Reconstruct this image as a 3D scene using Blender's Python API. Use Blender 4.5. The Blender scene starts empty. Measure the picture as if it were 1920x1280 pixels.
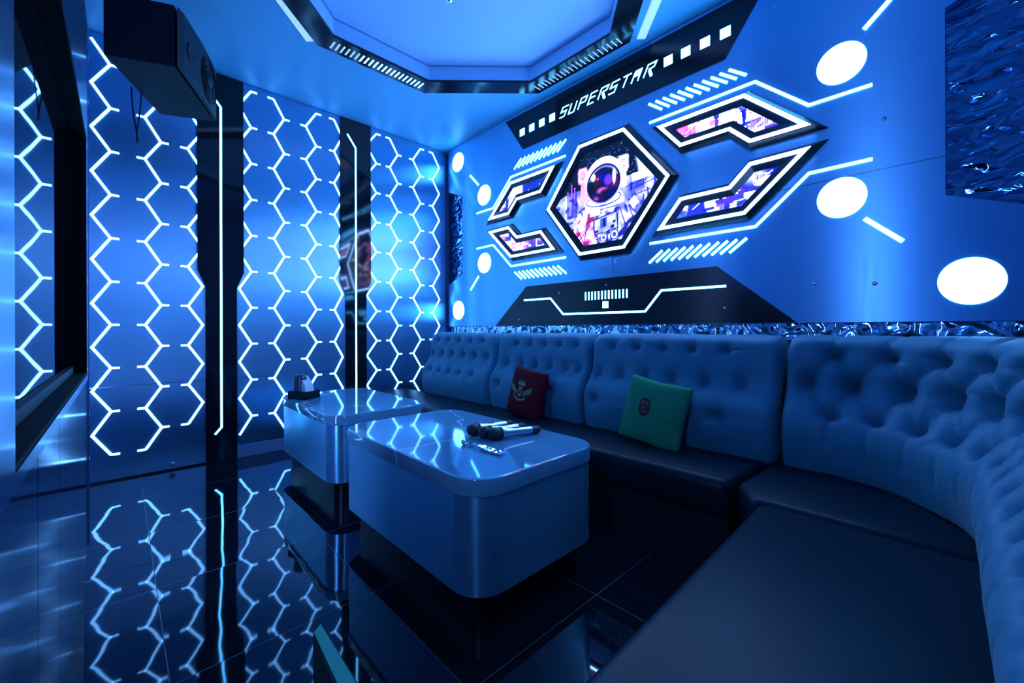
import bpy, bmesh, math, random
import numpy as np
from mathutils import Vector, Matrix

random.seed(7)
rng = np.random.default_rng(5)
SC = bpy.context.scene
COL = SC.collection

# ------------------------------------------------------------------ helpers
class MB:
    """collects faces, then links them as ONE mesh object"""
    def __init__(self):
        self.v = []; self.f = []
    def add(self, verts, faces):
        b = len(self.v)
        self.v += [tuple(p) for p in verts]
        self.f += [tuple(i + b for i in f) for f in faces]
        return self
    def box(self, a, b):
        x0, y0, z0 = a; x1, y1, z1 = b
        vs = [(x0,y0,z0),(x1,y0,z0),(x1,y1,z0),(x0,y1,z0),(x0,y0,z1),(x1,y0,z1),(x1,y1,z1),(x0,y1,z1)]
        return self.add(vs, [(0,3,2,1),(4,5,6,7),(0,1,5,4),(1,2,6,5),(2,3,7,6),(3,0,4,7)])
    def obox(self, c, ax, ay, az, hx, hy, hz):
        c, ax, ay, az = Vector(c), Vector(ax), Vector(ay), Vector(az)
        vs = []
        for sz in (-1, 1):
            for sx, sy in ((-1,-1),(1,-1),(1,1),(-1,1)):
                vs.append(c + ax*hx*sx + ay*hy*sy + az*hz*sz)
        return self.add(vs, [(0,3,2,1),(4,5,6,7),(0,1,5,4),(1,2,6,5),(2,3,7,6),(3,0,4,7)])
    def prism(self, poly, mp, d0, d1):
        """poly of 2D points mapped by mp(a, b, d), extruded from d0 to d1"""
        n = len(poly)
        vs = [mp(a, b, d0) for a, b in poly] + [mp(a, b, d1) for a, b in poly]
        fs = [tuple(range(n))[::-1], tuple(range(n, 2*n))]
        fs += [(i, (i+1) % n, n + (i+1) % n, n + i) for i in range(n)]
        return self.add(vs, fs)
    def ring(self, outer, inner, mp, d0, d1, d0i=None, d1i=None):
        """closed band between two polygons of equal count"""
        n = len(outer)
        d0i = d0 if d0i is None else d0i; d1i = d1 if d1i is None else d1i
        vs = [mp(a,b,d0) for a,b in outer] + [mp(a,b,d1) for a,b in outer] + [mp(a,b,d0i) for a,b in inner] + [mp(a,b,d1i) for a,b in inner]
        fs = []
        for i in range(n):
            j = (i+1) % n
            fs += [(i,j,n+j,n+i), (n+i,n+j,3*n+j,3*n+i), (2*n+j,2*n+i,3*n+i,3*n+j), (j,i,2*n+i,2*n+j)]
        return self.add(vs, fs)
    def strip(self, pts, w, mp, d0, d1, caps=True):
        """mitred ribbon along an open 2D polyline"""
        P = [Vector(p) for p in pts]
        L, R = [], []
        for i, p in enumerate(P):
            a = (P[i]-P[i-1]).normalized() if i > 0 else None
            b = (P[i+1]-P[i]).normalized() if i < len(P)-1 else None
            if a is None: a = b
            if b is None: b = a
            na = Vector((-a.y, a.x)); nb = Vector((-b.y, b.x))
            m = (na + nb).normalized(); k = w/2/max(.4, m.dot(na))
            L.append(p + m*k); R.append(p - m*k)
        for i in range(len(P)-1):
            self.prism([R[i], R[i+1], L[i+1], L[i]], mp, d0, d1)
        return self
    def lathe(self, prof, base, axis, seg=24, cap=True):
        """prof: (radius, height) along axis from base"""
        ax = Vector(axis).normalized(); t = ax.orthogonal().normalized(); b = ax.cross(t)
        base = Vector(base); n = len(prof); vs = []; fs = []
        for r, h in prof:
            for k in range(seg):
                a = 2*math.pi*k/seg
                vs.append(base + ax*h + (t*math.cos(a) + b*math.sin(a))*r)
        for i in range(n-1):
            for k in range(seg):
                k2 = (k+1) % seg
                fs.append((i*seg+k, i*seg+k2, (i+1)*seg+k2, (i+1)*seg+k))
        if cap:
            fs.append(tuple(range(seg))[::-1]); fs.append(tuple(range((n-1)*seg, n*seg)))
        return self.add(vs, fs)
    def tube(self, pts, r, seg=10):
        P = [Vector(p) for p in pts]; vs = []; fs = []
        t = None
        for i, p in enumerate(P):
            d = (P[min(i+1, len(P)-1)] - P[max(i-1, 0)]).normalized()
            t = d.orthogonal().normalized() if t is None else (t - d*t.dot(d)).normalized()
            b = d.cross(t)
            for k in range(seg):
                a = 2*math.pi*k/seg
                vs.append(p + (t*math.cos(a)+b*math.sin(a))*r)
        for i in range(len(P)-1):
            for k in range(seg):
                k2 = (k+1) % seg
                fs.append((i*seg+k, i*seg+k2, (i+1)*seg+k2, (i+1)*seg+k))
        fs.append(tuple(range(seg))[::-1]); fs.append(tuple(range((len(P)-1)*seg, len(P)*seg)))
        return self.add(vs, fs)
    def build(self, name, mat, parent=None, smooth=None, bevel=0, tangent=None, fix=True):
        me = bpy.data.meshes.new(name)
        me.from_pydata(self.v, [], self.f)
        if fix or bevel:
            bm = bmesh.new(); bm.from_mesh(me)
            if fix: bmesh.ops.recalc_face_normals(bm, faces=bm.faces)
            if bevel:
                es = [e for e in bm.edges if len(e.link_faces) == 2 and e.calc_face_angle(0) > .6]
                bmesh.ops.bevel(bm, geom=es, offset=bevel, segments=3, profile=.5, affect='EDGES', clamp_overlap=True)
            bm.to_mesh(me); bm.free()
        if tangent is not None:           # UV with U along the brushing direction
            tv = Vector(tangent).normalized()
            uv = me.uv_layers.new(name='UVMap')
            for p in me.polygons:
                bv = p.normal.cross(tv)
                if bv.length < .1:
                    t2 = p.normal.orthogonal().normalized(); bv = p.normal.cross(t2)
                else: t2 = tv
                for li in p.loop_indices:
                    co = me.vertices[me.loops[li].vertex_index].co
                    uv.data[li].uv = (co.dot(t2), co.dot(bv))
        me.materials.append(mat)
        if smooth is not None:
            me.shade_smooth()
            if smooth < 3.1: me.set_sharp_from_angle(angle=smooth)
        o = bpy.data.objects.new(name, me); COL.objects.link(o)
        if parent is not None:
            o.parent = parent
            o.matrix_parent_inverse = parent.matrix_basis.inverted()
        return o

def tag(o, label=None, cat=None, group=None, kind=None):
    if label: o['label'] = label
    if cat: o['category'] = cat
    if group: o['group'] = group
    if kind: o['kind'] = kind
    return o

def thing(name, label, cat, loc, group=None):
    o = bpy.data.objects.new(name, None); COL.objects.link(o)
    o.location = loc; o.empty_display_size = .1
    return tag(o, label, cat, group)

def offset_poly(poly, d):
    """move every edge of a polygon outwards by d"""
    n = len(poly); A = sum(poly[i][0]*poly[(i+1)%n][1]-poly[(i+1)%n][0]*poly[i][1] for i in range(n))
    s = 1 if A > 0 else -1; out = []
    for i in range(n):
        p0, p1, p2 = Vector(poly[i-1]), Vector(poly[i]), Vector(poly[(i+1)%n])
        a = (p1-p0).normalized(); b = (p2-p1).normalized()
        na = Vector((a.y,-a.x))*s; nb = Vector((b.y,-b.x))*s
        m = (na+nb).normalized(); k = d/max(.3, m.dot(na))
        q = p1 + m*k; out.append((q.x, q.y))
    return out

def round_rect(x0, y0, x1, y1, r, seg=10):
    out = []
    for cx, cy, a0 in ((x1-r,y1-r,0),(x0+r,y1-r,90),(x0+r,y0+r,180),(x1-r,y0+r,270)):
        for k in range(seg+1):
            a = math.radians(a0 + 90*k/seg)
            out.append((cx + r*math.cos(a), cy + r*math.sin(a)))
    return out

# ------------------------------------------------------------------ materials
def mat(name, base, rough=.5, metal=0., spec=.5, aniso=0., emit=None, strength=0., coat=0., sheen=0.):
    m = bpy.data.materials.new(name); m.use_nodes = True
    b = m.node_tree.nodes['Principled BSDF']
    b.inputs['Base Color'].default_value = (*base, 1)
    b.inputs['Roughness'].default_value = rough
    b.inputs['Metallic'].default_value = metal
    b.inputs['Specular IOR Level'].default_value = spec
    b.inputs['Coat Weight'].default_value = coat
    if sheen: b.inputs['Sheen Weight'].default_value = sheen
    if emit:
        b.inputs['Emission Color'].default_value = (*emit, 1)
        b.inputs['Emission Strength'].default_value = strength
    if aniso:
        b.inputs['Anisotropic'].default_value = aniso
        t = m.node_tree.nodes.new('ShaderNodeTangent'); t.direction_type = 'UV_MAP'; t.uv_map = 'UVMap'
        m.node_tree.links.new(t.outputs[0], b.inputs['Tangent'])
    return m

def nodes(m): return m.node_tree.nodes, m.node_tree.links, m.node_tree.nodes['Principled BSDF']

def add_noise_bump(m, scale, strength, dist=.01, detail=2., stretch=(1,1,1), distort=0.):
    N, L, b = nodes(m)
    tc = N.new('ShaderNodeTexCoord'); mp = N.new('ShaderNodeMapping'); mp.inputs['Scale'].default_value = stretch
    n = N.new('ShaderNodeTexNoise'); n.inputs['Scale'].default_value = scale; n.inputs['Detail'].default_value = detail
    n.inputs['Distortion'].default_value = distort
    bu = N.new('ShaderNodeBump'); bu.inputs['Strength'].default_value = strength; bu.inputs['Distance'].default_value = dist
    L.new(tc.outputs['Object'], mp.inputs[0]); L.new(mp.outputs[0], n.inputs['Vector'])
    L.new(n.outputs[0], bu.inputs['Height']); L.new(bu.outputs[0], b.inputs['Normal'])
    return n, mp

def rough_noise(m, scale, lo, hi, stretch=(1,1,1)):
    N, L, b = nodes(m)
    tc = N.new('ShaderNodeTexCoord'); mp = N.new('ShaderNodeMapping'); mp.inputs['Scale'].default_value = stretch
    n = N.new('ShaderNodeTexNoise'); n.inputs['Scale'].default_value = scale; n.inputs['Detail'].default_value = 3
    r = N.new('ShaderNodeMapRange'); r.inputs['To Min'].default_value = lo; r.inputs['To Max'].default_value = hi
    L.new(tc.outputs['Object'], mp.inputs[0]); L.new(mp.outputs[0], n.inputs['Vector'])
    L.new(n.outputs[0], r.inputs['Value']); L.new(r.outputs[0], b.inputs['Roughness'])

LED = (.065, .42, 1.0)
M = {}
M['hex_metal'] = mat('brushed blue steel honeycomb', (.26,.56,.84), .35, .97, aniso=.92)
M['board'] = mat('brushed blue steel board', (.21,.56,.88), .35, .95, aniso=.9)
rough_noise(M['hex_metal'], 6, .32, .40, (1,1,30)); rough_noise(M['board'], 6, .32, .42, (30,1,1))
M['led'] = mat('led acrylic', (.7,.85,1), .4, emit=(.12,.42,1), strength=9.0)
M['led_line'] = mat('led line acrylic', (.7,.85,1), .4, emit=LED, strength=16)
M['led_circle'] = mat('led disc', (.7,.9,1), .35, emit=(.09,.44,1), strength=14)
M['led_frame'] = mat('led frame strip', (.7,.85,1), .4, emit=(.21,.43,1), strength=56)
M['led_dim'] = mat('faint led strip', (.4,.6,.9), .4, emit=(.28,.45,1), strength=1.1)
M['led_slit'] = mat('ceiling led slit', (.6,.8,.95), .4, emit=(.16,.4,1), strength=5)
M['black'] = mat('black acrylic', (.004,.008,.014), .06, spec=.55)
add_noise_bump(M['black'], 3.2, .12, .02, 0)
M['black_matte'] = mat('black lacquer', (.006,.012,.02), .45)
M['frame_black'] = mat('black frame', (.005,.012,.022), .22, spec=.5)
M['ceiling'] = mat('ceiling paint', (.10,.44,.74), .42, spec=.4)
M['recess'] = mat('ceiling paint lightened as if lit', (.32,.64,.94), .5)  # paler than the ceiling: stronger light in the recess put into the colour
M['wall'] = mat('wall paint', (.12,.22,.4), .6)
M['base'] = mat('baseboard paint', (.16,.28,.48), .35)
M['cabinet'] = mat('dark glossy cabinet', (.05,.15,.30), .10, .9)
M['mirror_panel'] = mat('brushed panel', (.16,.38,.72), .16, .9)
M['glass_black'] = mat('screen glass', (.002,.004,.008), .015, spec=.6)
add_noise_bump(M['glass_black'], 5, .005, .02, 0)
M['trim_acrylic'] = mat('polished acrylic edge', (.35,.5,.95), .08, .6)
M['leather'] = mat('dark leather', (.002,.015,.026), .40, spec=.13)
add_noise_bump(M['leather'], 240, .08, .002, 3)
M['velvet'] = mat('grey blue upholstery', (.020,.175,.29), .55, spec=.35, sheen=.15)
add_noise_bump(M['velvet'], 7, .25, .012, 3)
M['steel'] = mat('brushed table steel', (.22,.66,.97), .29, .82, aniso=.88)
M['chrome'] = mat('polished silver', (.85,.92,1), .12, 1)
M['mic_silver'] = mat('silver microphone grip', (.55,.66,.8), .25, .9)
M['mic_black'] = mat('microphone black', (.01,.02,.03), .5)
add_noise_bump(M['mic_black'], 900, .5, .001, 0)
M['speaker'] = mat('speaker cabinet', (.003,.008,.014), .6, spec=.2)
M['grille'] = mat('speaker grille', (.005,.012,.020), .5, spec=.3)
M['tissue'] = mat('paper napkin', (.75,.82,.9), .8)
M['holder'] = mat('smoked tissue holder', (.02,.05,.11), .25)
M['red'] = mat('red velvet', (.10,.003,.014), .8, spec=.15)
M['gold'] = mat('gold print', (.12,.22,.10), .55)
M['green'] = mat('green velvet', (.006,.25,.12), .75, spec=.2)
M['badge'] = mat('dark red badge', (.05,.004,.012), .7)
M['badge_text'] = mat('badge lettering', (.25,.16,.12), .7)
M['teal'] = mat('teal edge', (.01,.30,.22), .5)
M['ring'] = mat('black ring acrylic', (.003,.007,.013), .15, spec=.4)
M['plate'] = mat('black plate', (.003,.007,.014), .22, spec=.45)
M['reveal'] = mat('matte black reveal', (.003,.006,.010), .7, spec=.15)
M['plinth'] = mat('black plinth', (.003,.006,.010), .25)
for k in ('led','led_line','led_circle','led_frame','led_slit'):
    pass

def ripple_mat(nm, base, sc, zs):
    m = mat(nm, base, .06, 1.)
    N, L, b = nodes(m)
    tc = N.new('ShaderNodeTexCoord'); mp = N.new('ShaderNodeMapping'); mp.inputs['Scale'].default_value = (1,1,zs)
    n1 = N.new('ShaderNodeTexNoise'); n1.inputs['Scale'].default_value = sc; n1.inputs['Detail'].default_value = .8; n1.inputs['Distortion'].default_value = .8
    bu = N.new('ShaderNodeBump'); bu.inputs['Strength'].default_value = 1.; bu.inputs['Distance'].default_value = .030
    L.new(tc.outputs['Object'], mp.inputs[0]); L.new(mp.outputs[0], n1.inputs['Vector'])
    L.new(n1.outputs[0], bu.inputs['Height']); L.new(bu.outputs[0], b.inputs['Normal'])
    return m
M['ripple'] = ripple_mat('rippled mirror steel', (.13,.30,.48), 7.5, 2.2)
M['ripple_sparkle'] = ripple_mat('rippled mirror steel lifted for sparkle', (.52,.70,.92), 13, .8)  # same steel, base colour raised to imitate bright glints along the strip

def floor_mat():
    m = mat('black granite tiles', (.004,.008,.014), .035, spec=.45)
    N, L, b = nodes(m)
    tc = N.new('ShaderNodeTexCoord'); sep = N.new('ShaderNodeSeparateXYZ'); L.new(tc.outputs['Object'], sep.inputs[0])
    def math_(op, a, c=None):
        q = N.new('ShaderNodeMath'); q.operation = op
        for i, x in enumerate((a, c)):
            if x is None: continue
            if isinstance(x, (int, float)): q.inputs[i].default_value = x
            else: L.new(x, q.inputs[i])
        return q.outputs[0]
    T = .597
    tile = []; dist = []
    for out, off in ((sep.outputs[0], .907), (sep.outputs[1], -.1)):
        s = math_('DIVIDE', math_('ADD', out, off + 20*T), T)
        fr = math_('FRACT', s)
        dist.append(math_('MINIMUM', fr, math_('SUBTRACT', 1., fr)))
        tile.append(math_('FLOOR', s))
    g = math_('LESS_THAN', math_('MINIMUM', dist[0], dist[1]), .0022)
    cb = N.new('ShaderNodeCombineXYZ'); L.new(tile[0], cb.inputs[0]); L.new(tile[1], cb.inputs[1])
    wn = N.new('ShaderNodeTexWhiteNoise'); L.new(cb.outputs[0], wn.inputs['Vector'])
    # speckles of the stone
    vo = N.new('ShaderNodeTexVoronoi'); vo.inputs['Scale'].default_value = 90; L.new(tc.outputs['Object'], vo.inputs['Vector'])
    sp = N.new('ShaderNodeMapRange'); sp.inputs['From Min'].default_value = .0; sp.inputs['From Max'].default_value = .22
    sp.inputs['To Min'].default_value = 1; sp.inputs['To Max'].default_value = 0; L.new(vo.outputs['Distance'], sp.inputs['Value'])
    no = N.new('ShaderNodeTexNoise'); no.inputs['Scale'].default_value = 26; L.new(tc.outputs['Object'], no.inputs['Vector'])
    sel = math_('GREATER_THAN', no.outputs[0], .56)
    fac = math_('MULTIPLY', sp.outputs[0], sel)
    mx = N.new('ShaderNodeMix'); mx.data_type = 'RGBA'
    mx.inputs[6].default_value = (.004,.008,.014,1); mx.inputs[7].default_value = (.03,.06,.10,1); L.new(fac, mx.inputs[0])
    mx2 = N.new('ShaderNodeMix'); mx2.data_type = 'RGBA'; mx2.inputs[7].default_value = (.05,.10,.14,1)
    L.new(g, mx2.inputs[0]); L.new(mx.outputs[2], mx2.inputs[6]); L.new(mx2.outputs[2], b.inputs['Base Color'])
    # every tile lies at a slightly different angle
    geo = N.new('ShaderNodeNewGeometry')
    sub = N.new('ShaderNodeVectorMath'); sub.operation = 'SUBTRACT'; L.new(wn.outputs['Color'], sub.inputs[0]); sub.inputs[1].default_value = (.5,.5,.5)
    sc = N.new('ShaderNodeVectorMath'); sc.operation = 'SCALE'; L.new(sub.outputs[0], sc.inputs[0]); sc.inputs['Scale'].default_value = .010
    n2 = N.new('ShaderNodeTexNoise'); n2.inputs['Scale'].default_value = 5; n2.inputs['Detail'].default_value = 1; L.new(tc.outputs['Object'], n2.inputs['Vector'])
    bu = N.new('ShaderNodeBump'); bu.inputs['Strength'].default_value = .10; bu.inputs['Distance'].default_value = .01; L.new(n2.outputs[0], bu.inputs['Height'])
    ad = N.new('ShaderNodeVectorMath'); ad.operation = 'ADD'; L.new(bu.outputs[0], ad.inputs[0]); L.new(sc.outputs[0], ad.inputs[1])
    nr = N.new('ShaderNodeVectorMath'); nr.operation = 'NORMALIZE'; L.new(ad.outputs[0], nr.inputs[0]); L.new(nr.outputs[0], b.inputs['Normal'])
    rg = math_('ADD', math_('MULTIPLY', g, .3), .035); L.new(rg, b.inputs['Roughness'])
    return m
M['floor'] = floor_mat()

def marble_mat():
    m = mat('blue grey marble', (.08,.16,.28), .05, spec=.7)
    N, L, b = nodes(m)
    tc = N.new('ShaderNodeTexCoord')
    n = N.new('ShaderNodeTexNoise'); n.inputs['Scale'].default_value = 1.6; n.inputs['Detail'].default_value = 3; n.inputs['Distortion'].default_value = .5
    L.new(tc.outputs['Object'], n.inputs['Vector'])
    r = N.new('ShaderNodeValToRGB')
    e = r.color_ramp.elements; e[0].position = .492; e[0].color = (0,0,0,1); e[1].position = .508; e[1].color = (0,0,0,1)
    k = e.new(.5); k.color = (1,1,1,1)
    L.new(n.outputs[0], r.inputs[0])
    n2 = N.new('ShaderNodeTexNoise'); n2.inputs['Scale'].default_value = 3; n2.inputs['Detail'].default_value = 6; L.new(tc.outputs['Object'], n2.inputs['Vector'])
    mx = N.new('ShaderNodeMix'); mx.data_type = 'RGBA'; mx.inputs[6].default_value = (.06,.20,.32,1); mx.inputs[7].default_value = (.16,.40,.58,1); L.new(n2.outputs[0], mx.inputs[0])
    mx2 = N.new('ShaderNodeMix'); mx2.data_type = 'RGBA'; mx2.inputs[7].default_value = (.6,.8,.95,1); L.new(r.outputs[0], mx2.inputs[0]); L.new(mx.outputs[2], mx2.inputs[6])
    L.new(mx2.outputs[2], b.inputs['Base Color'])
    return m
M['marble'] = marble_mat()

def picture_mat(name, strength):
    m = mat(name, (.02,.02,.02), .3)
    N, L, b = nodes(m)
    a = N.new('ShaderNodeVertexColor'); a.layer_name = 'art'
    L.new(a.outputs[0], b.inputs['Emission Color']); b.inputs['Emission Strength'].default_value = strength
    return m
M['picture'] = picture_mat('backlit print', 5.)

# ------------------------------------------------------------------ room dimensions (metres)
XL, XR, YF0, YB, ZC = -3.804, .46, -.20, 2.66, 2.935
YP = 2.60                       # front of the steel board on the back wall
X0, Z0 = -1.744, 1.978          # centre of its design
bw = lambda u, w, d: (X0+u, YP-d, Z0+w)          # back wall board: u right, w up, d outwards
lw = lambda y, z, d: (XL+d, y, z)                # left wall: y along, z up, d outwards
cl = lambda x, y, d: (x, y, ZC-d)                # ceiling: d downwards

# floor, walls
tag(MB().box((XL-.1,YF0-.1,-.08),(XR+.1,YB+.1,0)).build('floor', M['floor']), kind='structure')
tag(MB().box((XL-.1,YF0,0),(XL-.004,YB+.1,3.2)).build('wall_left', M['wall']), kind='structure')
tag(MB().box((XL-.004,YB,0),(XR+.1,YB+.1,3.2)).build('wall_back', M['wall']), kind='structure')
tag(MB().box((XR,YF0,0),(XR+.1,YB,3.2)).build('wall_right', M['wall']), kind='structure')
tag(MB().box((XL-.004,YF0-.1,0),(XR+.1,YF0,3.2)).build('wall_front', M['wall']), kind='structure')
# ceiling with the eight sided recess
CX8, CY8 = -1.875, 1.385
def octagon(hx, hy, s):
    return [(CX8+s,CY8+hy),(CX8-s,CY8+hy),(CX8-hx,CY8+s),(CX8-hx,CY8-s),(CX8-s,CY8-hy),(CX8+s,CY8-hy),(CX8+hx,CY8-s),(CX8+hx,CY8+s)]
OUT8, INN8 = octagon(1.05,1.10,.415), octagon(.895,.945,.36)
hole = octagon(.90,.95,.362)
def ceiling():
    bm = bmesh.new()
    o = [bm.verts.new(p) for p in ((XL-.05,YF0-.05,ZC),(XR+.05,YF0-.05,ZC),(XR+.05,YB+.05,ZC),(XL-.05,YB+.05,ZC))]
    i = [bm.verts.new((x,y,ZC)) for x,y in hole]
    es = [bm.edges.new((o[k],o[(k+1)%4])) for k in range(4)] + [bm.edges.new((i[k],i[(k+1)%8])) for k in range(8)]
    bmesh.ops.triangle_fill(bm, edges=es, use_beauty=True)
    u = [bm.verts.new((x,y,ZC+.112)) for x,y in hole]
    for k in range(8): bm.faces.new((i[k],i[(k+1)%8],u[(k+1)%8],u[k]))
    bm.faces.new(u)
    bmesh.ops.recalc_face_normals(bm, faces=bm.faces)
    for f in bm.faces:
        if f.normal.z > .5: f.normal_flip()
    me = bpy.data.meshes.new('ceiling'); bm.to_mesh(me); bm.free()
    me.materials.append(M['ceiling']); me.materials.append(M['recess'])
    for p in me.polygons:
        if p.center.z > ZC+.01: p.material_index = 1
    ob = bpy.data.objects.new('ceiling', me); COL.objects.link(ob)
    ob['kind'] = 'structure'
ceiling()
tag(MB().ring(hole, offset_poly(hole,-.006), cl, -.112, -.106).build('trim_1', M['base']), kind='structure')
tag(MB().box((XL-.004,.655,0),(XL+.014,1.5,.095)).box((XL-.004,1.70,0),(XL+.014,YB,.095)).build('baseboard_left', M['base'], bevel=.002), kind='structure')

# black ring round the recess
t = thing('ceiling_ring', 'black glossy eight sided ring framing the raised ceiling recess', 'ceiling ring', (CX8,CY8,ZC))
MB().ring(OUT8, INN8, cl, 0, .018).build('ring_frame', M['ring'], t)
for k in range(21):
    y = 1.045 + k*.0340
    MB().box((-2.892,y-.0055,ZC-.0205),(-2.812,y+.0055,ZC-.0175)).build('light_slit', M['led_slit'] if k > 5 else M['led_dim'], t)
for k in range(21):
    x = -2.245 + k*.0372
    MB().box((x-.0035,2.385,ZC-.0205),(x+.0035,2.455,ZC-.0175)).build('light_slit', M['led_dim'], t)
# pale strips beside the two slanted sides of the ring
for p0, p1, lb in (((-2.905,.95),(-2.45,.50),'pale lit strip on ceiling along left slanted side of black ring'),
                   ((-1.42,2.50),(-.86,1.94),'pale lit strip on ceiling along right slanted side of black ring')):
    a, b = Vector(p0), Vector(p1); d = (b-a).normalized(); n = Vector((d.y,-d.x))
    if (a - Vector((CX8,CY8))).dot(n) < 0: n = -n
    o = MB().prism([a+n*.004, b+n*.004, b+n*.058, a+n*.058], cl, 0, .012).build('ceiling_strip_light', M['led_dim'])
    tag(o, lb, 'ceiling light', 'strips beside the ceiling ring')
# small sprinkler in the recess
t = thing('ceiling_sprinkler', 'tiny white sprinkler rose in the middle of the raised ceiling', 'sprinkler', (-2.10,1.47,ZC+.112))
MB().lathe([(.035,0),(.032,-.008),(.012,-.012),(.011,-.03)], (-2.10,1.47,ZC+.112), (0,0,1), 20).build('rose', M['tissue'], t, smooth=.6)
MB().lathe([(.016,-.03),(.018,-.036),(.004,-.04)], (-2.10,1.47,ZC+.112), (0,0,1), 16).build('deflector', M['chrome'], t, smooth=.6)

# ------------------------------------------------------------------ left wall: honeycomb panels and columns
P2 = .2857
def zigzag(yl, yr, zl, zr, tick_l, tick_r, zmin, zmax):
    """points alternate between left apex (yl, zl+k*P2) and right apex (yr, zr+k*P2)"""
    pts = []
    for k in range(-12, 12):
        for y, z, s in ((yl, zl+k*P2, 'l'), (yr, zr+k*P2, 'r')):
            if zmin-.02 <= z <= zmax+.02: pts.append((z, y, s))
    pts.sort(); return pts
def honeycomb_strip(parent, y0, y1, yl, yr, phase_left_high, tl, tr, zmin, clip=None):
    zl, zr = (1.171, 1.032) if phase_left_high else (1.032, 1.171)
    pts = zigzag(yl, yr, zl, zr, tl, tr, zmin, 2.89)
    mb = MB(); W = .0150
    def cut(a, b):                       # keep the part of a segment inside the panel
        (ya, za), (yb, zb) = a, b
        lo, hi = y0+.002, y1-.002
        if max(ya,yb) <= lo or min(ya,yb) >= hi: return None
        def at(y): return (y, za + (zb-za)*(y-ya)/(yb-ya)) if abs(yb-ya) > 1e-6 else (y, za)
        if ya < lo: a = at(lo)
        if yb < lo: b = at(lo)
        if ya > hi: a = at(hi)
        if yb > hi: b = at(hi)
        return a, b
    run = []
    def flush():
        if len(run) > 1: mb.strip(run, W, lw, .006, .009)
        run.clear()
    for p, q in zip(pts[:-1], pts[1:]):
        seg = cut((p[1],p[0]), (q[1],q[0]))
        if seg is None: flush(); continue
        a, b = seg
        if not run: run.append(a)
        elif (Vector(run[-1])-Vector(a)).length > .001: flush(); run.append(a)
        run.append(b)
        if (Vector(b)-Vector((q[1],q[0]))).length > .001: flush()
    flush()
    for z, y, s in pts:
        if s == 'l' and tl: seg = cut((y,z),(y-.042,z))
        elif s == 'r' and tr: seg = cut((y,z),(y+.042,z))
        else: seg = None
        if seg: mb.strip(seg, W*.92, lw, .006, .009)
    mb.build('light_strip', M['led'], parent)

PANELS = [
    (-.19, .46, 'brushed blue honeycomb light panel nearest the television, left of both black columns', [
        (-.132,-.044, True, False, True, .16), (.127,.211, False, True, True, .16), (.360,.446, True, True, False, .30)]),
    (.65, 1.505, 'brushed blue honeycomb light panel between the two black columns', [
        (.674,.757, False, False, True, .16), (.917,.995, True, True, True, .16), (1.164,1.249, False, True, True, .16), (1.402,1.475, True, True, False, .16)]),
    (1.695, 2.60, 'brushed blue honeycomb light panel in the room corner beside the sofa', [
        (1.702,1.802, False, False, True, .30), (1.942,2.028, True, True, True, .30), (2.199,2.288, False, True, True, .30), (2.435,2.52, True, True, False, .30)]),
]
for y0, y1, lb, zz in PANELS:
    t = thing('honeycomb_panel', lb, 'wall panel', (XL,(y0+y1)/2,0), 'honeycomb light panels on the left wall')
    MB().box((XL-.003,y0,.012),(XL+.006,y1,.6215)).build('lower_sheet', M['hex_metal'], t, tangent=(0,1,0))
    MB().box((XL-.003,y0,.6245),(XL+.006,y1,ZC-.004)).build('upper_sheet', M['hex_metal'], t, tangent=(0,1,0))
    MB().box((XL+.004,y0,.6216),(XL+.0072,y1,.6244)).build('joint_trim', M['chrome'], t)
    for z in zz: honeycomb_strip(t, y0 if y0 > 0 else -.5, y1, *z)
tag(MB().box((XL-.002,YF0,0),(XL+.010,.655,.0118)).build('trim_2', M['plinth']), kind='structure')
# clear bolt at the foot of the first panel
t = thing('wall_bolt', 'small clear knob fixed low on the honeycomb panel near the floor', 'bolt', (XL+.006,.265,.048))
MB().lathe([(.007,0),(.007,.014)], (XL+.006,.265,.048), (1,0,0), 14).build('shank', M['chrome'], t, smooth=.6)
MB().lathe([(.013,.014),(.016,.018),(.016,.030),(.011,.035)], (XL+.006,.265,.048), (1,0,0), 18).build('cap', M['mic_silver'], t, smooth=.6)

for yc, lb in ((.559,'black acrylic column with light line beneath the hanging speaker'), (1.597,'black acrylic column with light line nearer the room corner')):
    t = thing('light_column', lb, 'column', (XL,yc,0), 'black columns on the left wall')
    poly = [(yc-.099,.002),(yc+.099,.002),(yc+.099,1.32),(yc+.1455,1.44),(yc+.1455,ZC-.002),(yc-.1455,ZC-.002),(yc-.1455,1.44),(yc-.099,1.32)]
    MB().prism(poly, lw, -.003, .016).build('column_body', M['black'], t)
    MB().strip([(yc-.079,2.790),(yc-.002,2.683),(yc-.002,.259),(yc-.043,.210)], .014, lw, .0155, .0185).build('light_line', M['led_line'], t)

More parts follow.
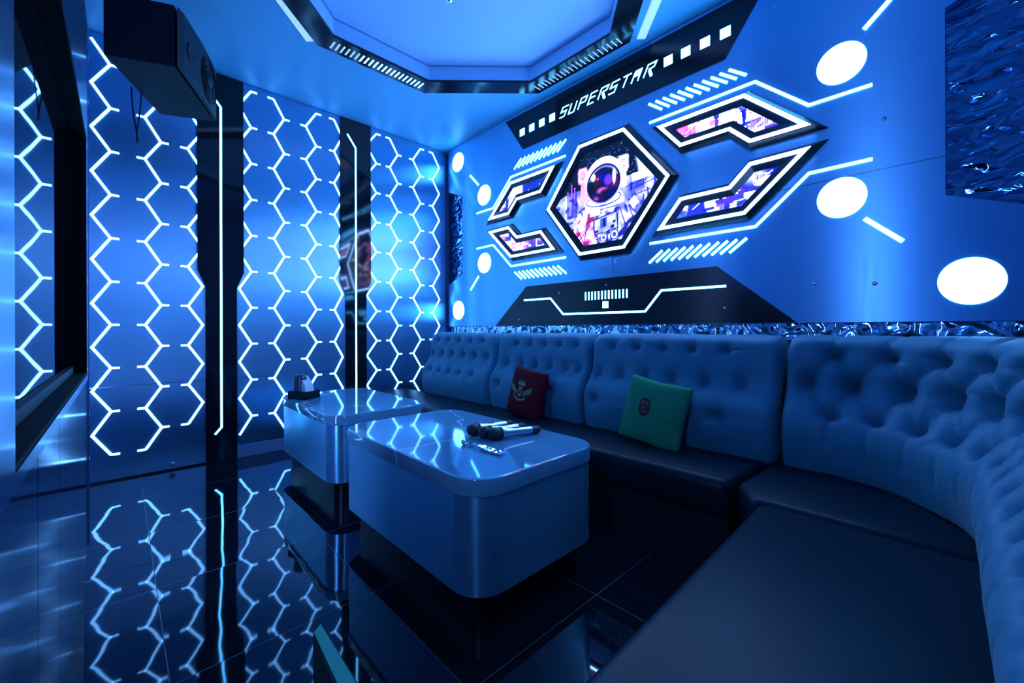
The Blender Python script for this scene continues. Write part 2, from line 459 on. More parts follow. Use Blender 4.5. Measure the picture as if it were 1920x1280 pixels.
# ------------------------------------------------------------------ back wall board
t = thing('feature_board', 'large brushed blue steel board covering the wall above the sofa', 'wall panel', (X0,YP,Z0))
cut = [(1.742,.406),(1.742,-.406),(1.99,-.505)]
board_poly = [(-1.99,-.953),(1.99,-.953),(1.99,-.505),(1.742,-.406),(1.742,.406),(1.99,.505),(1.99,.954),(-1.99,.954),(-1.99,.505),(-1.742,.406),(-1.742,-.406),(-1.99,-.505)]
def board_mesh():
    bm = bmesh.new()
    rings = []
    for d in (0, -.058):
        rings.append([bm.verts.new(bw(u,w,d)) for u,w in board_poly])
    n = len(board_poly)
    for i in range(n): bm.faces.new((rings[0][i],rings[0][(i+1)%n],rings[1][(i+1)%n],rings[1][i]))
    for r in rings:
        es = [bm.edges.get((r[i],r[(i+1)%n])) for i in range(n)]
        bmesh.ops.triangle_fill(bm, edges=es, use_beauty=True)
    bmesh.ops.recalc_face_normals(bm, faces=bm.faces)
    mb = MB(); bm.verts.index_update()
    mb.v = [tuple(v.co) for v in bm.verts]; mb.f = [tuple(v.index for v in f.verts) for f in bm.faces]
    bm.free(); return mb
board_mesh().build('board_sheet', M['board'], t, tangent=(0,0,1))
for sx in (-1,1):
    for sz in (-1,1):
        # discs
        for u, w in ((1.385,.333),(1.815,.783)):
            cu, cw = sx*u, sz*w - (.001 if sz < 0 else 0)
            MB().lathe([(.099,-.002),(.099,.0025)], bw(cu,cw,0), (0,-1,0), 48).build('light_disc', M['led_circle'], t, smooth=.5)
        # short bar
        MB().strip([(sx*1.473,sz*.455),(sx*1.607,sz*.585)], .020, bw, -.001, .003).build('light_bar', M['led_line'], t)
        # cranked line
        pts = [(.362,.408),(1.003,.408),(1.252,.177),(1.503,.177)]
        MB().strip([(sx*a,sz*b) for a,b in pts], .0155, bw, -.001, .003).build('light_line', M['led_line'], t)
        # row of slanting slats
        for k in range(11):
            a = .358 + k*.0507
            MB().strip([(sx*a,sz*.538),(sx*(a+.093),sz*.466)], .0155, bw, -.001, .003).build('light_slat', M['led_line'], t)
for u, w in ((-1.52,.77),(-1.525,0),(-1.52,-.77),(1.543,0),(1.274,-.75),(1.509,-.77),(1.10,.78),(-.09,.53),(.04,.50),(.10,-.50),(.02,-.51)):
    MB().lathe([(.010,-.001),(.010,.002),(.006,.004)], bw(u,w,0), (0,-1,0), 14).build('screw', M['mic_silver'], t, smooth=.6)
MB().box(bw(.75,-.2355,.0006),bw(1.74,-.2335,-.002)).build('seam', M['plinth'], t)
MB().strip([(.06,-.44),(.0585,-.612)], .0045, bw, 0, .004).build('cable', M['tissue'], t)

# header sign
t = thing('header_sign', 'black header sign with glowing word SUPERSTAR under the ceiling', 'sign', bw(0,.77,.004))
MB().prism([(-.843,.610),(.843,.610),(1.065,.930),(-1.065,.930)], bw, .0005, .005).build('sign_board', M['plate'], t)
for u in (.848,.731,.613,.498):
    for s in (-1,1):
        c = s*u
        MB().box(bw(c-.029,.763-.030,.0045),bw(c+.029,.763+.030,.0075)).build('light_square', M['led_line'], t)
GL = {
 'S': [[(.86,1),(.10,1),(.02,.52),(.70,.56),(.62,0),(0,0)]],
 'U': [[(.06,1),(0,0),(.66,0),(.74,1)]],
 'P': [[(0,0),(.10,1),(.80,1),(.72,.52),(.18,.52)]],
 'E': [[(.80,1),(.10,1),(0,0),(.68,0)],[(.12,.56),(.70,.56)]],
 'R': [[(0,0),(.10,1),(.86,1),(.78,.62),(.30,.55)]],
 'T': [[(.06,1),(.86,1)],[(.48,1),(.36,0)]],
 'A': [[(0,0),(.10,.95)],[(.70,.95),(.62,0)]],
}
for i, ch in enumerate('SUPERSTAR'):
    ox, h, sl, wd = -.4205 + i*.0927, .0718, .030, .080
    f = lambda a, b: (ox + a*wd + b*sl, .7275 + b*h)
    mb = MB()
    for st in GL[ch]:
        mb.strip([f(*p) for p in st], .0075, bw, .0045, .0075)
    if ch == 'R': mb.strip([f(.40,.46),f(.80,-.16)], .020, bw, .0045, .0075)
    if ch == 'A': mb.prism([f(.04,.48),f(.68,.48),f(.76,1.02),f(.10,1.02)], bw, .0045, .0075)
    mb.build('letter', M['led_line'], t)

# lower black plate with light line
t = thing('lower_plate', 'black glossy trapezoid plate with thin light line just above the sofa', 'sign', bw(0,-.78,.004))
MB().prism([(-1.215,-.951),(1.200,-.951),(.795,-.609),(-.805,-.609)], bw, .0005, .005).build('plate', M['plate'], t)
MB().strip([(-.832,-.729),(-.522,-.730),(-.388,-.864),(.330,-.865),(.446,-.730),(.848,-.732)], .014, bw, .0045, .0075).build('light_line', M['led_line'], t)
for k in range(13):
    u = -.165 + k*.0296
    MB().box(bw(u-.0055,-.764,.0045),bw(u+.0055,-.702,.0075)).build('light_slit', M['led_line'], t)
MB().box(bw(-.012,-.829,.0045),bw(.037,-.781,.0075)).build('light_square', M['led_circle'], t)
for u, w in ((-.9,-.90),(-.43,-.69),(.02,-.66),(.84,-.86)):
    MB().lathe([(.008,.004),(.008,.007),(.004,.009)], bw(u,w,0), (0,-1,0), 12).build('screw', M['mic_silver'], t, smooth=.6)

# ------------------------------------------------------------------ backlit pictures
def smooth(e0, e1, x):
    q = np.clip((x-e0)/(e1-e0), 0, 1); return q*q*(3-2*q)
def vnoise(u, w, s, seed):
    g = np.random.default_rng(seed).random((64,64))
    x, y = u*s, w*s
    xi, yi = np.floor(x).astype(int), np.floor(y).astype(int); fx, fy = x-xi, y-yi
    fx, fy = fx*fx*(3-2*fx), fy*fy*(3-2*fy)
    h = lambda a, b: g[a % 64, b % 64]
    return (h(xi,yi)*(1-fx)+h(xi+1,yi)*fx)*(1-fy)+(h(xi,yi+1)*(1-fx)+h(xi+1,yi+1)*fx)*fy
def seg(u, w, a, b):
    ax, ay = a; bx, by = b; dx, dy = bx-ax, by-ay
    k = np.clip(((u-ax)*dx+(w-ay)*dy)/(dx*dx+dy*dy), 0, 1)
    return np.hypot(u-ax-k*dx, w-ay-k*dy)
def inside(u, w, poly):
    r = np.zeros(u.shape, bool); n = len(poly)
    for i in range(n):
        (x0,y0),(x1,y1) = poly[i], poly[(i+1)%n]
        c = ((y0 > w) != (y1 > w)) & (u < (x1-x0)*(w-y0)/((y1-y0) if y1 != y0 else 1e-9) + x0)
        r ^= c
    return r
def over(col, c, a):
    c = np.array(c, float)
    if c.ndim == 1: c = np.broadcast_to(c, col.shape)
    return col*(1-a[...,None]) + c*a[...,None]

def paint_city(u, w, seed):
    """bright night street: pale slabs, purple shadows, pink signs"""
    r = np.random.default_rng(seed)
    col = np.zeros(u.shape+(3,)); col[:] = (.12,.16,1.1)
    col = over(col, (.75,.8,1.5), smooth(.35,.75, vnoise(u,w,9,seed)))
    for k in range(46):
        cx = r.uniform(u.min(), u.max()); cy = r.uniform(w.min(), w.max())
        hw, hh = r.uniform(.008,.055), r.uniform(.006,.05); tl = r.uniform(-.15,.15)
        m = (np.abs(u-cx+tl*(w-cy)) < hw) & (np.abs(w-cy) < hh)
        c = [(1.2,1.3,1.5),(1.5,1.4,1.5),(.30,.20,1.1),(.05,.10,.62),(1.5,.38,.72),(.55,.45,1.5),(.10,.3,1.2)][r.choice(7, p=[.28,.17,.13,.17,.08,.11,.06])]
        col = over(col, c, m*.82)
        bars = m & (np.abs(((u-cx)/.012) % 1 - .5) < .16)
        col = over(col, (.06,.05,.6), bars*.45)
    for k in range(26):
        cx = r.uniform(u.min(), u.max()); cy = r.uniform(w.min(), w.max()); a = r.choice([0.1,1.5,-.2,.6]); l = r.uniform(.03,.12)
        d = seg(u, w, (cx,cy), (cx+l*math.cos(a), cy+l*math.sin(a)))
        col = over(col, (.04,.03,.40) if r.random() < .6 else (1.5,1.5,1.6), smooth(.0035,.0012,d)*.8)
    return col

def paint_astronaut(u, w):
    W = (1.35,1.45,1.6)
    col = np.zeros(u.shape+(3,)); col[:] = (.003,.030,.115)
    # stars
    r = np.random.default_rng(3)
    for k in range(150):
        a, b = r.uniform(-.4,.3), r.uniform(.10,.385)
        col = over(col, (.6,.85,1.5), smooth(.0042,.001,np.hypot(u-a,w-b))*r.uniform(.3,1))
    # bright beam and buildings
    col = over(col, (.9,1.0,1.6), smooth(.26,.30,u + .2*(w-.2))*(w < .34))
    col = over(col, (1.4,1.45,1.6), ((u > .27+.1*np.sin(w*9)) & (w > .06)).astype(float))
    n = vnoise(u, w, 16, 11); n2 = vnoise(u, w, 45, 12); n3 = vnoise(u*1.0, w*.4, 60, 13)
    bR = (w < .085 + .05*(u-.2)) & (u > .12)
    col = over(col, np.stack([.16+.62*n, .19+.62*n, .60+.4*n], -1), bR.astype(float))
    col = over(col, (.10,.10,.85), (bR & (n3 > .62) & (w < .03))*.8)
    col = over(col, (1.4,1.5,1.6), (bR & (np.abs(w-.065) < .03) & (u > .24))*.9)
    for a, b in (((.20,.01),(.45,.055)),((.22,-.02),(.45,.02)),((.26,-.06),(.40,-.045)),((.24,.08),(.25,-.1)),((.33,.06),(.335,-.03))):
        col = over(col, (.03,.04,.45), smooth(.004,.0015,seg(u,w,a,b))*.9)
    top = .045 + .035*np.sin((u+.42)*9)
    bL = (w < top) & (u < -.10)
    col = over(col, np.stack([.26+.58*n, .30+.58*n, .75+.3*n], -1), bL.astype(float))
    tower = bL & (np.abs(u+.275) < .052) & (w > -.12)
    col = over(col, (.22,.18,1.05), tower*(.55+.4*(n3 > .5)))
    for x0, h in ((-.315,.075),(-.278,.125),(-.248,.095)):
        col = over(col, (.55,.35,1.3), smooth(.006,.003,seg(u,w,(x0,.03),(x0,h)))*.9)
        col = over(col, (1.4,.35,.8), smooth(.008,.004,np.hypot(u-x0,w-h-.012))*.9)
    col = over(col, (.05,.06,.5), (bL & (n2 > .70))*.7)
    # suit
    left_edge = -.17 - .20*smooth(-.07,-.30,w) + .02
    right_edge = .19 + .13*smooth(-.08,-.26,w)
    body = (w < -.045) & (u > left_edge) & (u < right_edge) & (w < -.045-.25*np.maximum(0,-u-.17)) & (w < -.05-.30*np.maximum(0,u-.18))
    fold = vnoise(u+.35*w, w-.5*u, 26, 21); fold2 = vnoise(u-.5*w, w+.3*u, 52, 22)
    shade = smooth(.28,.60,fold)*.75+.25*smooth(.3,.6,fold2)
    pink = smooth(.02,-.24,u + .15*w)
    suit = np.stack([.20+.64*shade+.42*pink, .24+.60*shade-.14*pink*(1-shade*.6), .58+.45*shade-.12*pink], -1)
    col = over(col, suit, body.astype(float))
    col = over(col, (.50,.06,.30), (body & (fold < .34) & (u < -.07))*.85)
    col = over(col, (.06,.09,.45), (body & (fold < .31) & (u > -.05))*.8)
    for a, b in (((-.20,-.30),(-.10,-.20)),((.15,-.12),(.21,-.30)),((.14,-.12),(.13,-.30)),((-.12,-.12),(-.16,-.33)),((.22,-.12),(.27,-.25)),((-.23,-.2),(-.15,-.36))):
        col = over(col, (.12,.08,.50), smooth(.007,.002,seg(u,w,a,b))*.85)
    # shoulder badge with stripes
    bd = inside(u, w, [(.225,-.10),(.268,-.06),(.30,-.115),(.258,-.155)])
    col = over(col, (1.3,1.4,1.6), bd.astype(float)); col = over(col, (.10,.15,.85), (bd & (((u+w)*70 % 1) < .45))*.9)
    # collar
    for k, c in enumerate(((.95,1.05,1.6),(.15,.18,.9),(1.3,1.4,1.6))):
        el = ((u-.012)/(.165-.012*k))**2 + ((w+.035)/(.062-.012*k))**2
        col = over(col, c, ((el < 1) & (w < .0))*1.)
    # chest pack
    ch = inside(u, w, [(-.075,-.172),(.125,-.142),(.135,-.262),(-.062,-.285)])
    col = over(col, np.stack([.40+.25*n, .45+.25*n, .85+.1*n], -1), ch.astype(float))
    edge = np.minimum.reduce([seg(u,w,*e) for e in (((-.075,-.172),(.125,-.142)),((.125,-.142),(.135,-.262)),((.135,-.262),(-.062,-.285)),((-.062,-.285),(-.075,-.172)))])
    col = over(col, (.05,.07,.5), smooth(.007,.003,edge)*.9)
    for x, y, a, b, c in ((.015,-.205,.028,.035,(.20,.26,1.0)),(-.04,-.20,.016,.02,(1.3,1.4,1.6)),(.085,-.19,.022,.016,(1.3,1.4,1.6)),(.02,-.205,.010,.030,(.02,.04,.35)),
                          (-.045,-.262,.013,.010,(.03,.04,.35)),(.09,-.245,.016,.012,(.03,.04,.35)),(.03,-.262,.02,.012,(.5,.6,1.4)),(.105,-.21,.010,.010,(.02,.03,.3))):
        col = over(col, c, ((np.abs(u-x) < a) & (np.abs(w-y-.15*(u-x)) < b))*.95)
    for x, y, rr in ((.105,-.305,.036),(.015,-.315,.030),(-.05,-.32,.018)):
        d = np.hypot(u-x,w-y)
        col = over(col, (.14,.20,.95), smooth(rr+.002,rr-.002,d)*.9); col = over(col, (1.2,1.3,1.6), smooth(.006,.002,np.abs(d-rr*.62)))
    for x in (-.04,.045,.075):
        col = over(col, (.05,.08,.55), smooth(.009,.004,seg(u,w,(x,-.31),(x+.01,-.385)))*.9)
    col = over(col, (.06,.06,.5), smooth(.005,.002,seg(u,w,(-.10,-.11),(.14,-.10)))*.8)
    col = over(col, (1.3,1.4,1.6), ((np.abs(u+.06) < .045) & (np.abs(w+.115) < .026))*.9)
    # ear units
    for x, y, c in ((-.17,.185,(1.45,.75,1.15)),(.178,.182,(1.2,1.3,1.6))):
        q = (np.abs(u-x)/.046)**4 + (np.abs(w-y)/.062)**4
        col = over(col, c, (q < 1)*1.); col = over(col, (.2,.15,.8), ((q > .55) & (q < .95))*.7)
        d = np.hypot((u-x)/.75,w-y)
        col = over(col, (.25,.15,.75), smooth(.006,.002,np.abs(d-.028))); col = over(col, (.45,.25,.95), smooth(.006,.002,np.abs(d-.014)))
    col = over(col, (1.45,.55,.95), ((np.abs(u+.155-.08*(w-.06)) < .036) & (np.abs(w-.055) < .085))*.9)
    col = over(col, (1.0,1.1,1.6), ((np.abs(u-.172) < .030) & (np.abs(w-.075) < .06))*.9)
    # helmet shell
    hs = ((u-.012)/.168)**2 + ((w-.105)/.172)**2
    sh = np.clip(.55+1.1*(w-.05)+.8*np.abs(u-.02)*3 + .25*(n2-.5), 0, 1)
    col = over(col, np.stack([.26+.55*sh+.2*smooth(.0,-.15,u), .30+.52*sh-.12*smooth(0,-.15,u), .72+.35*sh], -1), smooth(1.02,.97,hs))
    col = over(col, (.10,.10,.7), smooth(.03,.01,np.abs(((u-.012)/.158)**2+((w-.10)/.158)**2-1.0))*(w < .19)*.6)
    # visor
    vs = ((u-.012)/.143)**2 + ((w-.085)/.137)**2
    col = over(col, (.02,.03,.22), smooth(1.06,1.0,vs))
    vcol = np.stack([.02+.5*np.maximum(0,vnoise(u,w,22,31)-.55), .02+.2*np.maximum(0,vnoise(u,w,18,32)-.5), .10+.9*np.maximum(0,vnoise(u,w,14,33)-.42)], -1)
    vin = smooth(.90,.84,vs)
    col = over(col, vcol, vin)
    col = over(col, (1.2,1.3,1.6), smooth(.030,.012,np.hypot((u+.075)/.9,(w-.145)/1.25))*vin*.9)
    col = over(col, (.9,1.0,1.6), smooth(.026,.010,np.hypot((u-.105)/.8,(w-.115)/3.0))*vin*.95)
    col = over(col, (.45,.25,1.5), smooth(.045,.02,np.hypot(u-.055,(w-.10)/1.2))*vin*.7)
    col = over(col, (1.4,.25,.35), smooth(.012,.005,np.hypot(u+.035,w-.125))*vin*.9)
    col = over(col, (.85,.35,.75), smooth(.045,.012,np.hypot((u-.0)/1.5,(w-.035)/.75))*vin*.75)
    col = over(col, (.02,.02,.10), smooth(.035,.02,np.hypot((u-.02)/1.2,(w-.02)/.6))*vin*.7)
    col = over(col, (1.0,.2,.55), smooth(.035,.01,np.hypot((u+.05),(w+.02)/.7))*vin*.6)
    col = over(col, (.6,.75,1.5), smooth(.01,.003,np.abs(np.hypot((u-.012)/1.04,w-.085)-.120))*(w > .12)*vin*.55)
    return np.clip(col, 0, None)

def picture(poly, d, parent, paint, step=.0035):
    us = [p[0] for p in poly]; ws = [p[1] for p in poly]
    nu = int((max(us)-min(us))/step)+1; nw = int((max(ws)-min(ws))/step)+1
    gu = np.linspace(min(us), max(us), nu+1); gw = np.linspace(min(ws), max(ws), nw+1)
    U, Wg = np.meshgrid(gu, gw, indexing='ij')
    cu = (U[:-1,:-1]+U[1:,1:])/2; cw = (Wg[:-1,:-1]+Wg[1:,1:])/2
    keep = inside(cu, cw, poly)
    used = np.zeros(U.shape, bool)
    for a in (0,1):
        for b in (0,1):
            used[a:a+nu, b:b+nw] |= keep
    idx = -np.ones(U.shape, int); idx[used] = np.arange(used.sum())
    co = np.stack([X0+U[used], np.full(used.sum(), YP-d), Z0+Wg[used]], -1)
    I, J = np.where(keep)
    faces = np.stack([idx[I,J], idx[I+1,J], idx[I+1,J+1], idx[I,J+1]], -1)
    me = bpy.data.meshes.new('picture'); me.from_pydata(co.tolist(), [], faces.tolist())
    colr = (np.clip(paint(U, Wg)[used], 0, 1.6)/1.6)**2.3*1.6
    at = me.color_attributes.new('art', 'FLOAT_COLOR', 'POINT')
    at.data.foreach_set('color', np.concatenate([colr, np.ones((len(colr),1))], 1).astype(np.float32).ravel())
    me.materials.append(M['picture'])
    o = bpy.data.objects.new('picture', me); COL.objects.link(o)
    o.parent = parent; o.matrix_parent_inverse = parent.matrix_basis.inverted()
    return o

def lightbox(led_poly, label, paint, loc, out=.030, inset=.052):
    t = thing('picture_lightbox', label, 'light box', bw(loc[0],loc[1],0), 'picture light boxes on the steel board')
    outer = offset_poly(led_poly, out); e1 = offset_poly(led_poly, -.019); e2 = offset_poly(led_poly, -inset)
    D = .046
    MB().ring(outer, led_poly, bw, 0, .012, 0, D).build('outer_frame', M['frame_black'], t)
    MB().ring(led_poly, e1, bw, D-.012, D+.002).build('light_strip', M['led_frame'], t)
    MB().ring(e1, e2, bw, 0, D-.002, 0, D-.012).build('inner_frame', M['frame_black'], t)
    picture(offset_poly(e2, .003), D-.016, t, paint)
    return t
S3 = .5236
hexp = [(-.524,0),(-.196,-.420),(.196,-.420),(.524,0),(.196,.420),(-.196,.420)]
lightbox(hexp, 'hexagonal light box picturing an astronaut at the middle of the steel board', paint_astronaut, (0,0), out=.034, inset=.070)
side = [(.439,.340),(.963,.340),(1.270,.055),(.985,.055),(.878,.160),(.590,.160)]
for sx, sz, nm, seed in ((1,1,'bent city picture light box at upper right of the hexagonal one',41),(1,-1,'bent city picture light box at lower right of the hexagonal one',48),
                   (-1,1,'bent night picture light box at upper left of the hexagonal one',57),(-1,-1,'bent pink city picture light box at lower left of the hexagonal one',65)):
    poly = [(sx*a, sz*b) for a,b in side]
    if sx*sz < 0: poly = poly[::-1]
    if seed == 57:
        def pf(u, w):
            c = paint_city(u, w, 57); sky = smooth(-.86,-.80,u)
            c = over(c, (.01,.10,.50), sky*.92)
            for a, b in ((-.62,.24),(-.70,.29),(-.60,.30),(-.75,.22),(-.55,.27)): c = over(c, (.9,1.0,1.6), smooth(.009,.003,np.hypot((u-a)*2,w-b)))
            return c
    elif seed == 65:
        def pf(u, w): c = paint_city(u, w, 65); return over(c, (1.5,.75,1.25), smooth(.25,.6,vnoise(u,w,7,9))*.6)
    else:
        def pf(u, w, s=seed): return paint_city(u, w, s)
    lightbox(poly, nm, pf, (sx*.85,sz*.24), out=.026, inset=.056)

# ------------------------------------------------------------------ rippled steel
RD = -.050
o = MB().prism([(1.744,-.404),(1.992,-.503),(2.19,-.55),(2.19,.55),(1.992,.503),(1.744,.404)], bw, RD-.009, RD).build('ripple_mirror', M['ripple'])
tag(o, 'rippled mirror steel panel at the right end of the back wall', 'mirror panel', 'rippled steel on the back wall')
o = MB().prism([(-1.744,-.404),(-1.744,.404),(-1.992,.503),(-1.992,.955),(-2.058,.955),(-2.058,-.955),(-1.992,-.955),(-1.992,-.503)], bw, RD-.009, RD).build('ripple_mirror', M['ripple'])
tag(o, 'narrow rippled mirror steel panel in the left room corner', 'mirror panel', 'rippled steel on the back wall')
o = MB().box((XL+.002,YP+.046,.60),(XR-.002,YP+.0595,1.022)).build('ripple_mirror', M['ripple_sparkle'])
tag(o, 'long rippled mirror steel strip showing between board and sofa backs', 'mirror panel', 'rippled steel on the back wall')

# ------------------------------------------------------------------ sofa
def catmull(pts, n):
    P = [Vector(p) for p in pts]; out = []
    for i in range(len(P)-1):
        p0 = P[i-1] if i else P[0]*2-P[1]; p1, p2 = P[i], P[i+1]; p3 = P[i+2] if i+2 < len(P) else P[-1]*2-P[-2]
        for k in range(n):
            q = k/n
            out.append(.5*((2*p1)+(-p0+p2)*q+(2*p0-5*p1+4*p2-p3)*q*q+(-p0+3*p1-3*p2+p3)*q**3))
    out.append(P[-1]); return out

FRONT = [(.020,.400),(.008,.44),(-.004,.50),(-.008,.56),(.004,.63),(.050,.695),(.082,.75),(.092,.82),(.098,.88),(.118,.930),(.160,.958),(.220,.966),(.280,.955),(.318,.92)]
def backrest(name, path, parent, rows, R=.045, creases=True, seed=1):
    """path: list of (point, outward normal) along the foot of the backrest; rows: [(z, [s...])]"""
    prof = catmull(FRONT, 7)
    nf = len(prof)
    arc = [0.]
    for a, b in zip(prof[:-1], prof[1:]): arc.append(arc[-1]+(b-a).length)
    pn = []
    for i in range(nf):
        d = (prof[min(i+1,nf-1)]-prof[max(i-1,0)]).normalized(); pn.append(Vector((-d.y, d.x)))   # towards the room / up
    zs = [p.y for p in prof]
    def arc_at(z):
        for i in range(nf-1):
            if zs[i] <= z <= zs[i+1]: return arc[i]+(arc[i+1]-arc[i])*(z-zs[i])/(zs[i+1]-zs[i]+1e-9)
        return arc[-1]
    S = [0.]
    for (a,_), (b,_) in zip(path[:-1], path[1:]): S.append(S[-1]+(Vector(b)-Vector(a)).length)
    S = np.array(S); A = np.array(arc)
    SS, AA = np.meshgrid(S, A, indexing='ij')
    D = np.zeros(SS.shape)
    r = np.random.default_rng(seed)
    btn = [[(s, arc_at(z)) for s in ss] for z, ss in rows]
    for row in btn:
        for s, a in row:
            d2 = (SS-s)**2+(AA-a)**2
            D -= .034*np.exp(-d2/.024**2) + .016*np.exp(-d2/.060**2)
            # little pulled folds
            for k in range(3):
                an = r.uniform(-math.pi, math.pi); l = r.uniform(.05,.09)
                d = seg(SS, AA, (s,a), (s+l*math.cos(an), a+l*math.sin(an)))
                D -= .004*np.exp(-(d/.006)**2)
    if creases:
        for r0, r1 in zip(btn[:-1], btn[1:]):
            for s, a in r0:
                for s2, a2 in r1:
                    if abs(s2-s) < .13:
                        d = seg(SS, AA, (s,a), (s2,a2)); D -= .013*np.exp(-(d/.0075)**2) + .008*np.exp(-(d/.03)**2)
        for s, a in btn[0]:
            d = seg(SS, AA, (s,a), (s+.01,arc[-8])); D -= .010*np.exp(-(d/.008)**2)
        for s, a in btn[-1]:
            d = seg(SS, AA, (s,a), (s-.01,max(.04,a-.16))); D -= .008*np.exp(-(d/.008)**2)
    D += .006*(vnoise(SS,AA,6,seed)-.5) + .0035*(vnoise(SS*.6,AA,22,seed+3)-.5)
    L = S[-1]
    mb = MB(); nring = nf + 6
    for i, (p, n) in enumerate(path):
        p = Vector(p); n = Vector(n)
        e = min(S[i], L-S[i]); sh = 0 if e >= R else R - math.sqrt(max(0, R*R-(R-e)**2))
        for j in range(nf):
            fade = 1 if e > .05 else e/.05
            q = prof[j] + pn[j]*(D[i,j]*fade - sh)
            mb.v.append((p.x+n.x*q.x, p.y+n.y*q.x, q.y))
        for o_, z in ((.330,.88),(.335,.70),(.335,.55),(.335,.40),(.2,.395),(.08,.395)):
            mb.v.append((p.x+n.x*o_, p.y+n.y*o_, z - (sh*.5 if z > .8 else 0)))
    N = len(path)
    for i in range(N-1):
        for j in range(nring):
            j2 = (j+1) % nring
            mb.f.append((i*nring+j, i*nring+j2, (i+1)*nring+j2, (i+1)*nring+j))
    mb.f.append(tuple(range(nring))); mb.f.append(tuple(range((N-1)*nring, N*nring))[::-1])
    return mb.build(name, M['velvet'], parent, smooth=1.2)

def straight_path(x0, x1, y, ds=.011):
    n = int((x1-x0)/ds); return [((x0+(x1-x0)*k/n, y), (0,1)) for k in range(n+1)]
t = thing('straight_sofa', 'long blue tufted sofa along the back wall with dark leather seat', 'sofa', (-2.1,2.0,0))
YS = 2.062
backrest('backrest', straight_path(-3.425,-2.462,YS), t, [(.905,[.12,.28,.44,.60,.76]),(.775,[.05,.20,.36,.52,.68,.84]),(.635,[.12,.27,.42,.57,.73])], creases=False, seed=2)
backrest('backrest', straight_path(-2.448,-1.562,YS), t, [(.895,[.20,.34,.48,.62,.76]),(.745,[.12,.27,.41,.55,.69,.80]),(.585,[.10,.62])], creases=False, seed=3)
backrest('backrest', straight_path(-1.548,-.520,YS), t, [(.895,[.14,.30,.46,.62,.79]),(.735,[.06,.21,.37,.53,.70,.87]),(.575,[.08,.58,.78])], creases=False, seed=4)
def cushion_block(name, poly, z0, z1, mtl, parent, bev=.03):
    mb = MB(); mb.prism(poly, lambda x,y,d: (x,y,d), z0, z1)
    return mb.build(name, mtl, parent, bevel=bev, smooth=.9)
cushion_block('seat_cushion', [(XL+.03,1.655),(-.580,1.69),(-.553,2.11),(XL+.03,2.11)], .255, .404, M['leather'], t, .035)
MB().box((XL+.05,1.75,.0),(-.60,2.38,.26)).build('sofa_base', M['black_matte'], t)

t = thing('corner_sofa', 'blue tufted corner sofa with dark leather seats in the right foreground', 'sofa', (0,1.6,0))
path = []
def arc_path():
    out = []; ds = .011
    # straight piece, rounded corner, straight piece along the right wall
    xs, yc_, xc_, rx, ry = -.500, 2.068, -.335, .385, .47
    n = int((xc_-xs)/ds)
    for k in range(n): out.append((xs+(xc_-xs)*k/n, yc_, 0., 1.))
    m = 64
    for k in range(m+1):
        a = math.pi/2*(1-k/m)
        x, y = xc_+rx*math.cos(a), yc_-ry+ry*math.sin(a)
        nx, ny = math.cos(a)/rx, math.sin(a)/ry; l = math.hypot(nx,ny)
        out.append((x,y,nx/l,ny/l))
    x, y = out[-1][:2]; ye = -.062; n = int((y-ye)/ds)
    for k in range(1,n+1): out.append((x, y+(ye-y)*k/n, 1., 0.))
    return [((a,b),(c,d)) for a,b,c,d in out]
AP = arc_path()
LP = sum((Vector(b[0])-Vector(a[0])).length for a,b in zip(AP[:-1],AP[1:]))
sp = .128
rowA = [.17+k*sp for k in range(int((LP-.2)/sp))]; rowB = [.085+k*sp for k in range(int((LP-.15)/sp))]
backrest('backrest', AP, t, [(.888,rowA),(.765,rowB),(.655,rowA)], creases=True, seed=8)
cushion_block('seat_cushion', [(-.562,1.735),(-.470,1.600),(.09,1.600),(.09,1.74),(-.10,2.00),(-.30,2.12),(-.530,2.12)], .255, .404, M['leather'], t, .03)
cushion_block('seat_cushion', [(-.446,1.588),(-.424,-.062),(.09,-.062),(.09,1.588)], .255, .406, M['leather'], t, .03)
MB().prism([(-.49,1.78),(-.40,1.65),(-.37,-.055),(.36,-.055),(.36,2.37),(-.49,2.37)], lambda x,y,d:(x,y,d), 0, .258).build('sofa_base', M['black_matte'], t)

